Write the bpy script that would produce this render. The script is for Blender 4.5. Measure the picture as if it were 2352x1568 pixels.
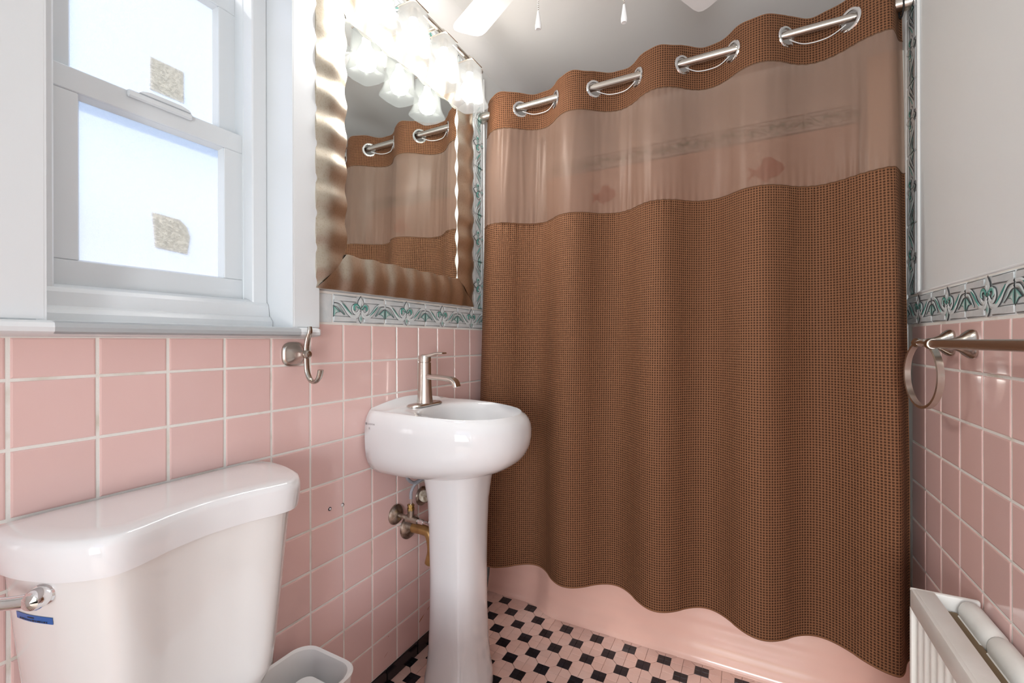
import bpy, bmesh, math, random
from mathutils import Vector, Matrix
random.seed(7)
PI = math.pi
S = bpy.context.scene
for o in list(bpy.data.objects): bpy.data.objects.remove(o)

# ---------------------------------------------------------------- camera, light, exposure
W = 1.4576          # room width: left wall X=0, right wall X=W
CEIL = 2.36
cam = bpy.data.cameras.new('camera'); camo = bpy.data.objects.new('camera', cam)
S.collection.objects.link(camo); S.camera = camo
cam.sensor_width = 36; cam.lens = 1031.84 / 2352 * 36; cam.clip_start = .02
yaw, pit, roll = .48354, -.00088, -.00201
F = Vector((-math.sin(yaw)*math.cos(pit), math.cos(yaw)*math.cos(pit), math.sin(pit)))
Rt = Vector((math.cos(yaw), math.sin(yaw), 0)); Up = Rt.cross(F)
R2 = Rt*math.cos(roll)+Up*math.sin(roll); U2 = Up*math.cos(roll)-Rt*math.sin(roll)
M = Matrix((R2, U2, -F)).transposed().to_4x4(); M.translation = (1.03334, 0, 1.10)
camo.matrix_world = M

world = bpy.data.worlds.new('world'); S.world = world; world.use_nodes = True
wn = world.node_tree.nodes; wl = world.node_tree.links
bgn = wn['Background']; sky = wn.new('ShaderNodeTexSky'); sky.sky_type = 'NISHITA'
sky.sun_disc = False; sky.sun_elevation = math.radians(48); sky.sun_rotation = math.radians(200); sky.air_density = 1.0; sky.dust_density = 2.5
wl.new(sky.outputs[0], bgn.inputs[0]); bgn.inputs[1].default_value = .27

def sun(name, rot, strength, col):
    l = bpy.data.lights.new(name, 'SUN'); l.energy = strength; l.angle = .02; l.color = col
    o = bpy.data.objects.new(name, l); o.rotation_euler = rot; S.collection.objects.link(o); return o
sun('sun', (math.radians(42), 0, math.radians(-75)), 2.2, (1, .96, .90))
def area(name, loc, target, sx, sy, power, col):
    l = bpy.data.lights.new(name, 'AREA'); l.shape = 'RECTANGLE'; l.size = sx; l.size_y = sy; l.energy = power; l.color = col
    o = bpy.data.objects.new(name, l); o.location = loc
    o.rotation_euler = (Vector(target)-Vector(loc)).to_track_quat('-Z', 'Y').to_euler(); S.collection.objects.link(o); return o
area('hall_light', (1.10, -1.25, 1.00), (.95, .6, 2.1), .75, .95, 35.0, (.97, .985, 1))

S.view_settings.view_transform = 'Standard'; S.view_settings.look = 'None'
S.view_settings.gamma = 1; S.view_settings.use_curve_mapping = False
S.view_settings.exposure = 0.32
BULB = 88.0; SHADE = .17

# ---------------------------------------------------------------- mesh helpers
C = S.collection
class MB:
    def __init__(s): s.v = []; s.f = []; s.m = []; s.c = {}; s.uv = None
    def add(s, vf, mi=0):
        n = len(s.v); s.v += [tuple(p) for p in vf[0]]
        for f in vf[1]: s.f.append(tuple(i+n for i in f)); s.m.append(mi)
        return s
    def mesh(s, name, mats, smooth=True, angle=35):
        me = bpy.data.meshes.new(name); me.from_pydata(s.v, [], s.f)
        for m in mats: me.materials.append(MAT[m])
        me.polygons.foreach_set('material_index', s.m)
        if smooth:
            me.polygons.foreach_set('use_smooth', [True]*len(s.f))
            me.update(); me.set_sharp_from_angle(angle=math.radians(angle))
        me.update(); return me
    def build(s, name, mats, parent=None, smooth=True, angle=35, **k):
        if isinstance(mats, str): mats = [mats]
        if parent is not None:
            t = world_loc(parent); s.v = [(a-t[0], b-t[1], c-t[2]) for a, b, c in s.v]
        me = s.mesh(name, mats, smooth, angle)
        return link(bpy.data.objects.new(name, me), parent, **k)
def world_loc(o):
    t = Vector(o.location)
    while o.parent is not None: o = o.parent; t = t+o.location
    return t
def link(o, parent=None, label=None, cat=None, group=None, kind=None):
    C.objects.link(o)
    if parent is not None: o.parent = parent
    if label: o['label'] = label
    if cat: o['category'] = cat
    if group: o['group'] = group
    if kind: o['kind'] = kind
    return o
def thing(name, loc, label, cat, group=None):
    o = bpy.data.objects.new(name, None); o.empty_display_size = .05; o.location = loc
    return link(o, None, label, cat, group)
def box(x0, x1, y0, y1, z0, z1, ch=0, seg=1):
    bm = bmesh.new(); bmesh.ops.create_cube(bm, size=1)
    for v in bm.verts: v.co = Vector(((x0+x1)/2+v.co.x*(x1-x0), (y0+y1)/2+v.co.y*(y1-y0), (z0+z1)/2+v.co.z*(z1-z0)))
    if ch: bmesh.ops.bevel(bm, geom=bm.edges[:], offset=ch, segments=seg, affect='EDGES', profile=.5)
    bm.verts.index_update(); r = ([v.co[:] for v in bm.verts], [[v.index for v in f.verts] for f in bm.faces]); bm.free(); return r
def loft(rings, cap0=True, cap1=True, closed=True):
    n = len(rings[0]); v = [p for r in rings for p in r]; f = []
    for i in range(len(rings)-1):
        for j in range(n if closed else n-1):
            k = (j+1) % n; f.append((i*n+j, i*n+k, (i+1)*n+k, (i+1)*n+j))
    if cap0: f.append(tuple(range(n-1, -1, -1)))
    if cap1: f.append(tuple(range((len(rings)-1)*n, len(rings)*n)))
    return v, f
def frame(d):
    d = Vector(d).normalized(); a = Vector((0, 0, 1)) if abs(d.z) < .9 else Vector((1, 0, 0))
    x = a.cross(d).normalized(); return x, d.cross(x), d
def lathe(prof, org, axis=(0, 0, 1), n=24, cap0=True, cap1=True, sq=None):
    x, y, d = frame(axis); org = Vector(org); rings = []
    for r, h in prof:
        ring = []
        for i in range(n):
            t = 2*PI*i/n; c, s = math.cos(t), math.sin(t)
            k = 1
            if sq: k = 1/((abs(c)**sq+abs(s)**sq)**(1/sq))
            ring.append(org+d*h+(x*c+y*s)*max(r, 1e-5)*k)
        rings.append(ring)
    return loft(rings, cap0, cap1)
def cat(pts, n=8, closed=False):
    P = [Vector(p) for p in pts]; out = []; N = len(P)
    for i in range(N if closed else N-1):
        g = (lambda k: P[k % N]) if closed else (lambda k: P[max(0, min(N-1, k))])
        a, b, c, d = g(i-1), g(i), g(i+1), g(i+2)
        for j in range(n):
            t = j/n; out.append(.5*((2*b)+(c-a)*t+(2*a-5*b+4*c-d)*t*t+(3*b-a-3*c+d)*t**3))
    if not closed: out.append(P[-1])
    return out
def tube(path, r, n=10, flat=1.0, up=None):
    P = [Vector(p) for p in path]; rings = []; N = len(P); px = None
    for i, p in enumerate(P):
        d = (P[min(i+1, N-1)]-P[max(i-1, 0)]).normalized()
        if px is None:
            px = Vector(up).cross(d).normalized() if up else frame(d)[0]
        x = (px-d*px.dot(d)).normalized(); px = x; y = d.cross(x)
        rr = r(i/(N-1)) if callable(r) else r
        rings.append([p+(x*math.cos(2*PI*j/n)+y*math.sin(2*PI*j/n)*flat)*rr for j in range(n)])
    return loft(rings)
def polar(poly, c, N=72):
    out = []; m = len(poly)
    for i in range(N):
        t = 2*PI*i/N; dx, dy = math.cos(t), math.sin(t); best = 0
        for j in range(m):
            ax, ay = poly[j][0]-c[0], poly[j][1]-c[1]; bx, by = poly[(j+1) % m][0]-c[0], poly[(j+1) % m][1]-c[1]
            ex, ey = bx-ax, by-ay; den = dx*ey-dy*ex
            if abs(den) < 1e-12: continue
            u = (ax*ey-ay*ex)/den; w = (ax*dy-ay*dx)/den
            if u > 0 and -1e-9 <= w <= 1+1e-9: best = max(best, u)
        out.append((c[0]+dx*best, c[1]+dy*best))
    return out
def rrect(x0, x1, y0, y1, r, n=6):
    o = []
    for cx, cy, a in ((x1-r, y1-r, 0), (x0+r, y1-r, 90), (x0+r, y0+r, 180), (x1-r, y0+r, 270)):
        for i in range(n+1):
            t = math.radians(a+90*i/n); o.append((cx+r*math.cos(t), cy+r*math.sin(t)))
    return o
def prism(poly, z0, z1, fn=lambda x, y, z: (x, y, z)):
    return loft([[fn(x, y, z0) for x, y in poly], [fn(x, y, z1) for x, y in poly]])
def text_mesh(body, size, fn):
    cu = bpy.data.curves.new('t', 'FONT'); cu.body = body; cu.size = size; cu.align_x = 'LEFT'
    o = bpy.data.objects.new('t', cu); C.objects.link(o); dg = bpy.context.evaluated_depsgraph_get()
    me = o.evaluated_get(dg).to_mesh(); r = ([fn(v.co.x, v.co.y) for v in me.vertices], [tuple(p.vertices) for p in me.polygons])
    o.evaluated_get(dg).to_mesh_clear(); bpy.data.objects.remove(o); return r

# ---------------------------------------------------------------- materials
MAT = {}
def mat(name, col, rough=.5, metal=0, bump=None, noise=None, coat=0, spec=.5, rnd=0, sheen=0, aniso=0):
    m = bpy.data.materials.new(name); m.use_nodes = True; nt = m.node_tree; N = nt.nodes; L = nt.links; b = N['Principled BSDF']
    b.inputs['Base Color'].default_value = (*col, 1); b.inputs['Roughness'].default_value = rough; b.inputs['Metallic'].default_value = metal
    b.inputs['Coat Weight'].default_value = coat; b.inputs['Coat Roughness'].default_value = .04; b.inputs['Specular IOR Level'].default_value = spec
    b.inputs['Sheen Weight'].default_value = sheen; b.inputs['Anisotropic'].default_value = aniso
    geo = N.new('ShaderNodeNewGeometry')
    last = None
    if noise:            # (scale, colour2, low, high)
        sc, c2, lo, hi = noise; t = N.new('ShaderNodeTexNoise'); t.inputs['Scale'].default_value = sc; t.inputs['Detail'].default_value = 4
        L.new(geo.outputs['Position'], t.inputs['Vector']); r = N.new('ShaderNodeMapRange'); r.inputs[1].default_value = lo; r.inputs[2].default_value = hi
        L.new(t.outputs[0], r.inputs[0]); x = N.new('ShaderNodeMix'); x.data_type = 'RGBA'
        L.new(r.outputs[0], x.inputs[0]); x.inputs[6].default_value = (*col, 1); x.inputs[7].default_value = (*c2, 1); last = x.outputs[2]
    if rnd:
        oi = N.new('ShaderNodeObjectInfo'); r = N.new('ShaderNodeMapRange'); r.inputs[3].default_value = 1-rnd; r.inputs[4].default_value = 1+rnd
        L.new(oi.outputs['Random'], r.inputs[0]); x = N.new('ShaderNodeVectorMath'); x.operation = 'SCALE'
        if last: L.new(last, x.inputs[0])
        else: x.inputs[0].default_value = col
        L.new(r.outputs[0], x.inputs['Scale']); last = x.outputs[0]
    if last: L.new(last, b.inputs['Base Color'])
    if bump:             # (scale, distance)
        t = N.new('ShaderNodeTexNoise'); t.inputs['Scale'].default_value = bump[0]; t.inputs['Detail'].default_value = 3
        L.new(geo.outputs['Position'], t.inputs['Vector']); u = N.new('ShaderNodeBump'); u.inputs['Distance'].default_value = bump[1]; u.inputs['Strength'].default_value = 1
        L.new(t.outputs[0], u.inputs['Height']); L.new(u.outputs[0], b.inputs['Normal'])
    MAT[name] = m; return m
mat('paint', (.80, .82, .82), .5, bump=(60, .0003), noise=(3, (.79, .805, .80), .4, .7))
mat('ceiling_paint', (.80, .80, .79), .7, bump=(40, .0003))
mat('trim_paint', (.73, .765, .785), .35, bump=(30, .0006))
mat('vinyl', (.71, .755, .78), .3)
mat('pink_tile', (.745, .515, .482), .10, bump=(9, .0003), rnd=.035, noise=(7, (.76, .535, .505), .35, .7), coat=.3)
mat('tub_pink', (.86, .55, .455), .14, bump=(5, .0012), noise=(4, (.84, .52, .43), .4, .7), coat=.4)
mat('grout', (.80, .785, .74), .8, bump=(400, .0004), noise=(14, (.60, .55, .46), .55, .75))
mat('floor_grout', (.66, .55, .44), .8, noise=(10, (.45, .36, .28), .5, .75))
mat('floor_pink', (.85, .57, .48), .30, rnd=.05, bump=(60, .0004), noise=(9, (.87, .62, .54), .4, .7))
mat('floor_black', (.012, .013, .018), .28, rnd=.3, bump=(60, .0003))
mat('black_base', (.010, .009, .013), .18, bump=(30, .0004))
mat('porcelain', (.74, .745, .755), .07, coat=.5)
mat('toilet_china', (.735, .735, .74), .09, coat=.5)
mat('tank_china_shaded', (.715, .70, .68), .10, coat=.5)  # toilet china darkened and warmed to paint in the tank's shading
mat('plastic_white', (.80, .80, .80), .35)
mat('bin_plastic', (.76, .75, .74), .45)
mat('nickel', (.60, .56, .51), .26, 1, aniso=.3)
mat('nickel_dark', (.50, .46, .41), .22, 1)
mat('chrome', (.82, .82, .83), .05, 1)
mat('brass', (.50, .33, .12), .3, 1)
mat('old_brass', (.42, .24, .09), .4, .6, noise=(40, (.30, .16, .06), .4, .7))
mat('old_chrome', (.46, .42, .36), .32, 1, noise=(60, (.20, .15, .11), .45, .7))
mat('hose', (.36, .38, .42), .4, .4)
mat('rust', (.33, .12, .03), .7)
mat('dark', (.02, .018, .018), .8)
mat('blue_label', (.010, .10, .36), .3)
mat('ink', (.012, .014, .03), .5)
mat('grey_ink', (.25, .24, .25), .5)
mat('radiator_paint', (.80, .80, .765), .4, bump=(25, .0012), noise=(7, (.74, .73, .68), .5, .75))
mat('fan_white', (.80, .80, .80), .4)
mat('fish', (.50, .10, .05), .3)
mat('alcove', (.78, .60, .54), .2, coat=.2)
mat('wood_and_gap_shade', (.20, .14, .08), .8)  # old wood of the mirror backing, also painted shade in the radiator gap
mat('pale_siding', (.85, .86, .88), .7)
mat('outside_ground', (.55, .54, .50), .9)
mat('gold_frame', (.64, .585, .49), .33, 1, noise=(220, (.55, .47, .35), .5, .75), bump=(300, .0002))
mat('frame_edge', (.82, .80, .74), .3)  # beige sides; also paints the lamps' white onto the inner edge
mat('mirror_glass', (.80, .85, .84), .02, 1)
mat('white_hardware', (.82, .82, .82), .3)

def emis(name, col, st):
    m = bpy.data.materials.new(name); m.use_nodes = True; b = m.node_tree.nodes['Principled BSDF']
    b.inputs['Base Color'].default_value = (*col, 1); b.inputs['Emission Color'].default_value = (*col, 1); b.inputs['Emission Strength'].default_value = st; MAT[name] = m
emis('bulb', (1, .98, .955), BULB)
def shade_glass():          # thin frosted glass: most light goes straight through, added emission stands in for its scattered glow
    m = bpy.data.materials.new('shade_glass'); m.use_nodes = True; nt = m.node_tree; N = nt.nodes; L = nt.links; N.clear()
    out = N.new('ShaderNodeOutputMaterial'); d = N.new('ShaderNodeBsdfDiffuse'); t = N.new('ShaderNodeBsdfTranslucent'); g = N.new('ShaderNodeBsdfGlossy'); p = N.new('ShaderNodeBsdfTransparent')
    d.inputs[0].default_value = (.03, .03, .029, 1); t.inputs[0].default_value = (.03, .03, .029, 1); g.inputs['Roughness'].default_value = .2; p.inputs[0].default_value = (1, .99, .97, 1)
    a = N.new('ShaderNodeMixShader'); a.inputs[0].default_value = .5; L.new(d.outputs[0], a.inputs[1]); L.new(t.outputs[0], a.inputs[2])
    b = N.new('ShaderNodeMixShader'); b.inputs[0].default_value = .03; L.new(a.outputs[0], b.inputs[1]); L.new(g.outputs[0], b.inputs[2])
    c = N.new('ShaderNodeMixShader'); c.inputs[0].default_value = .62; L.new(b.outputs[0], c.inputs[1]); L.new(p.outputs[0], c.inputs[2])
    e = N.new('ShaderNodeEmission'); e.inputs[0].default_value = (1, .985, .96, 1); e.inputs[1].default_value = SHADE
    s = N.new('ShaderNodeAddShader'); L.new(c.outputs[0], s.inputs[0]); L.new(e.outputs[0], s.inputs[1]); L.new(s.outputs[0], out.inputs[0]); MAT['shade_glass'] = m
shade_glass()
def pane_glass():
    m = bpy.data.materials.new('frosted_pane'); m.use_nodes = True; nt = m.node_tree; N = nt.nodes; L = nt.links; N.clear()
    out = N.new('ShaderNodeOutputMaterial'); t = N.new('ShaderNodeBsdfTranslucent'); t.inputs[0].default_value = (.97, .98, 1, 1)
    r = N.new('ShaderNodeBsdfRefraction'); r.inputs['Roughness'].default_value = .45; r.inputs['IOR'].default_value = 1.08; r.inputs[0].default_value = (.97, .98, 1, 1)
    g = N.new('ShaderNodeBsdfGlossy'); g.inputs['Roughness'].default_value = .25
    no = N.new('ShaderNodeTexNoise'); no.inputs['Scale'].default_value = 420; geo = N.new('ShaderNodeNewGeometry'); L.new(geo.outputs['Position'], no.inputs['Vector'])
    bp = N.new('ShaderNodeBump'); bp.inputs['Distance'].default_value = .0012; L.new(no.outputs[0], bp.inputs['Height'])
    for s in (t, r, g): L.new(bp.outputs[0], s.inputs['Normal'])
    a = N.new('ShaderNodeMixShader'); a.inputs[0].default_value = .5; L.new(t.outputs[0], a.inputs[1]); L.new(r.outputs[0], a.inputs[2])
    b = N.new('ShaderNodeMixShader'); b.inputs[0].default_value = .05; L.new(a.outputs[0], b.inputs[1]); L.new(g.outputs[0], b.inputs[2])
    L.new(b.outputs[0], out.inputs[0]); MAT['frosted_pane'] = m
pane_glass()
def sticker_mat(name, c1, c2):
    m = bpy.data.materials.new(name); m.use_nodes = True; nt = m.node_tree; N = nt.nodes; L = nt.links; N.clear()
    out = N.new('ShaderNodeOutputMaterial'); t = N.new('ShaderNodeBsdfTranslucent'); d = N.new('ShaderNodeBsdfDiffuse')
    geo = N.new('ShaderNodeNewGeometry'); mp = N.new('ShaderNodeMapping'); mp.inputs['Scale'].default_value = (1, 110, 320); L.new(geo.outputs['Position'], mp.inputs[0])
    no = N.new('ShaderNodeTexNoise'); no.inputs['Scale'].default_value = 1.6; no.inputs['Detail'].default_value = 5; L.new(mp.outputs[0], no.inputs['Vector'])
    r = N.new('ShaderNodeValToRGB'); r.color_ramp.elements[0].position = .44; r.color_ramp.elements[0].color = (*c2, 1); r.color_ramp.elements[1].position = .55; r.color_ramp.elements[1].color = (*c1, 1)
    L.new(no.outputs[0], r.inputs[0]); L.new(r.outputs[0], t.inputs[0]); L.new(r.outputs[0], d.inputs[0])
    a = N.new('ShaderNodeMixShader'); a.inputs[0].default_value = .85; L.new(d.outputs[0], a.inputs[1]); L.new(t.outputs[0], a.inputs[2]); L.new(a.outputs[0], out.inputs[0]); MAT[name] = m
sticker_mat('sticker_paper', (.88, .84, .74), (.60, .57, .50))
def motif_mat():
    m = bpy.data.materials.new('border_glaze'); m.use_nodes = True; nt = m.node_tree; N = nt.nodes; L = nt.links; b = N['Principled BSDF']
    a = N.new('ShaderNodeVertexColor'); a.layer_name = 'glaze'; L.new(a.outputs[0], b.inputs['Base Color']); b.inputs['Roughness'].default_value = .15; b.inputs['Coat Weight'].default_value = .3; MAT['border_glaze'] = m
motif_mat()
mat('border_base', (.66, .70, .71), .18, bump=(80, .0004), noise=(25, (.58, .64, .66), .4, .65), coat=.3)
mat('border_line', (.13, .15, .16), .3)
def fabric(name, c_hi, c_lo, p):
    m = bpy.data.materials.new(name); m.use_nodes = True; nt = m.node_tree; N = nt.nodes; L = nt.links; b = N['Principled BSDF']
    b.inputs['Roughness'].default_value = .75; b.inputs['Specular IOR Level'].default_value = .2
    uv = N.new('ShaderNodeUVMap'); uv.uv_map = 'cloth'; sp = N.new('ShaderNodeSeparateXYZ'); L.new(uv.outputs[0], sp.inputs[0]); w = []
    for k in (0, 1):
        a = N.new('ShaderNodeMath'); a.operation = 'MULTIPLY'; a.inputs[1].default_value = PI/p; L.new(sp.outputs[k], a.inputs[0])
        s = N.new('ShaderNodeMath'); s.operation = 'SINE'; L.new(a.outputs[0], s.inputs[0]); ab = N.new('ShaderNodeMath'); ab.operation = 'ABSOLUTE'; L.new(s.outputs[0], ab.inputs[0]); w.append(ab)
    mu = N.new('ShaderNodeMath'); mu.operation = 'MULTIPLY'; L.new(w[0].outputs[0], mu.inputs[0]); L.new(w[1].outputs[0], mu.inputs[1])
    r = N.new('ShaderNodeMapRange'); r.inputs[1].default_value = .30; r.inputs[2].default_value = .85; L.new(mu.outputs[0], r.inputs[0])
    x = N.new('ShaderNodeMix'); x.data_type = 'RGBA'; L.new(r.outputs[0], x.inputs[0]); x.inputs[6].default_value = (*c_hi, 1); x.inputs[7].default_value = (*c_lo, 1); L.new(x.outputs[2], b.inputs['Base Color'])  # weave pits coloured dark, painting in the shade of the relief
    inv = N.new('ShaderNodeMath'); inv.operation = 'SUBTRACT'; inv.inputs[0].default_value = 1; L.new(r.outputs[0], inv.inputs[1])
    bp = N.new('ShaderNodeBump'); bp.inputs['Distance'].default_value = .0022; bp.inputs['Strength'].default_value = .9; L.new(inv.outputs[0], bp.inputs['Height']); L.new(bp.outputs[0], b.inputs['Normal']); MAT[name] = m
fabric('waffle', (.225, .102, .050), (.050, .020, .009), .0081)
def sheer():
    m = bpy.data.materials.new('sheer'); m.use_nodes = True; nt = m.node_tree; N = nt.nodes; L = nt.links; N.clear()
    out = N.new('ShaderNodeOutputMaterial'); d = N.new('ShaderNodeBsdfDiffuse'); t = N.new('ShaderNodeBsdfTranslucent'); tr = N.new('ShaderNodeBsdfTransparent')
    d.inputs[0].default_value = (.33, .205, .15, 1); t.inputs[0].default_value = (.34, .19, .13, 1); tr.inputs[0].default_value = (.86, .70, .62, 1)
    a = N.new('ShaderNodeMixShader'); a.inputs[0].default_value = .18; L.new(d.outputs[0], a.inputs[1]); L.new(t.outputs[0], a.inputs[2])
    g = N.new('ShaderNodeBsdfGlossy'); g.inputs['Roughness'].default_value = .35; g.inputs[0].default_value = (.8, .7, .65, 1)
    b = N.new('ShaderNodeMixShader'); b.inputs[0].default_value = .04; L.new(a.outputs[0], b.inputs[1]); L.new(g.outputs[0], b.inputs[2])
    c = N.new('ShaderNodeMixShader'); c.inputs[0].default_value = .44; L.new(b.outputs[0], c.inputs[1]); L.new(tr.outputs[0], c.inputs[2]); L.new(c.outputs[0], out.inputs[0]); MAT['sheer'] = m
sheer()
mat('liner', (.70, .70, .66), .4)
mat('stitch', (.14, .07, .035), .8)

# ---------------------------------------------------------------- room shell
YR = -.62; YT = 1.65; YB = 2.40           # rear wall, tub face, alcove back wall
OPY0, OPY1, OPZ0, OPZ1 = .296, .745, 1.135, 2.06   # window opening
wl_ = MB()
for (a, b, c, d) in ((YR, OPY0, 0, CEIL), (OPY1, YB+.1, 0, CEIL), (OPY0, OPY1, 0, OPZ0), (OPY0, OPY1, OPZ1, CEIL)): wl_.add(box(-.16, 0, a, b, c, d))
wall_left = wl_.build('wall_left', 'paint', kind='structure', label='left wall, pink tile below and white paint above, around the window', smooth=False)
wall_right = MB().add(box(W, W+.12, YR, YB+.1, 0, CEIL)).build('wall_right', 'paint', kind='structure', label='right wall, pale paint above pink tile and scroll border', smooth=False)
wall_back = MB().add(box(0, W, YB, YB+.1, 0, CEIL)).build('wall_back', 'paint', kind='structure', label='back wall of the bath alcove behind the curtain', smooth=False)
wr = MB()
for (a, b, c, d) in ((0, .66, 0, CEIL), (1.40, W, 0, CEIL), (.66, 1.40, 2.03, CEIL)): wr.add(box(a, b, YR-.1, YR, c, d))
wall_rear = wr.build('wall_rear', 'paint', kind='structure', label='rear wall with the open doorway', smooth=False)
cb = MB().add(box(-.16, W+.12, YR-.1, YB+.1, CEIL, CEIL+.1))
cov = [(0.0005, CEIL-.07)]+[(.07-.07*math.cos(PI/2*i/8), CEIL-.07+.07*math.sin(PI/2*i/8)) for i in range(9)]+[(0.0005, CEIL-.0002)]
cb.add(loft([[(x, y, z) for x, z in cov] for y in (YR, YB)]))
ceiling = cb.build('ceiling', 'ceiling_paint', kind='structure', label='white plaster ceiling with a coved edge')
floor = MB().add(box(-.16, W+.12, YR-1.4, YB+.1, -.1, -.003)).build('floor', 'floor_grout', kind='structure', label='pink mosaic floor with small black four-tile squares', smooth=False)

# back wall tile surround, border and white trim course
MB().add(box(.004, W-.004, YB-.006, YB-.0005, .40, 2.03)).build('tile_surround', 'alcove', wall_back, smooth=False)
MB().add(box(.004, W-.004, YB-.006, YB-.0005, 2.115, 2.20)).build('top_course', 'paint', wall_back, smooth=False)

# --- shared tile meshes
def tile_mesh(name, m, w, h, t=.006, ch=.0022):
    b = MB(); v = []
    # pillowed front: base ring, edge ring, face ring (extends toward +X)
    for x, ins in ((0, 0), (t*.55, 0), (t*.9, ch*.6), (t, ch*1.6)):
        v.append([(x, -w/2+ins, -h/2+ins), (x, w/2-ins, -h/2+ins), (x, w/2-ins, h/2-ins), (x, -w/2+ins, h/2-ins)])
    b.add(loft(v, cap0=False)); return b.mesh(name, [m], True, 8)
G = .0040; P = .110
Z0 = 1.15; Z0R = 1.1416; Y0 = .2559; Y0R = 1.57
me_tile = tile_mesh('tile', 'pink_tile', P-G, P-G); me_cut = tile_mesh('tile', 'pink_tile', P-G, .0658)
def put(name, me, parent, loc, rot=(0, 0, 0), **k):
    o = bpy.data.objects.new(name, me); o.location = Vector(loc)-world_loc(parent); o.rotation_euler = rot; return link(o, parent, **k)
MB().add(box(.0003, .0049, YR+.01, 1.687, .0, 1.110)).add(box(.0003, .0049, .81, 1.687, 1.110, Z0)).add(box(.0003, .0049, .832, 1.687, Z0, 1.239)).add(box(.0003, .0049, 1.602, 1.687, 1.239, 2.25)).build('grout_bed', 'grout', wall_left, smooth=False)
MB().add(box(W-.0049, W-.0003, YR+.01, 1.7185, .0, Z0R)).add(box(W-.0049, W-.0003, YR+.01, 1.7185, Z0R, 1.231)).add(box(W-.0049, W-.0003, 1.635, 1.7185, 1.231, 2.25)).build('grout_bed', 'grout', wall_right, smooth=False)
def jit(): return random.uniform(-.0035, .0035)
for r in range(10):
    for k in range(-7, 13):
        if r == 0 and k < 5: put('tile', me_cut, wall_left, (0.0005, Y0+P*(k+.5), (1.0417+1.1075)/2), (0, jit(), jit()))
        else: put('tile', me_tile, wall_left, (0.0005, Y0+P*(k+.5), Z0-P*(r+.5)), (0, jit(), jit()))
for r in range(10):
    for k in range(-1, 19):
        put('tile', me_tile, wall_right, (W-.0005, Y0R-P*(k+.5), Z0R-P*(r+.5)), (0, jit(), PI+jit()))
# black base course
me_base = tile_mesh('base_tile', 'black_base', .150-.002, .048, .0085, .0015)
for k in range(15): put('base_tile', me_base, wall_left, (.0005, 1.612-.150*(k), .026))
for k in range(15): put('base_tile', me_base, wall_right, (W-.0005, 1.57-.150*k, .022), (0, 0, PI))

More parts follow.
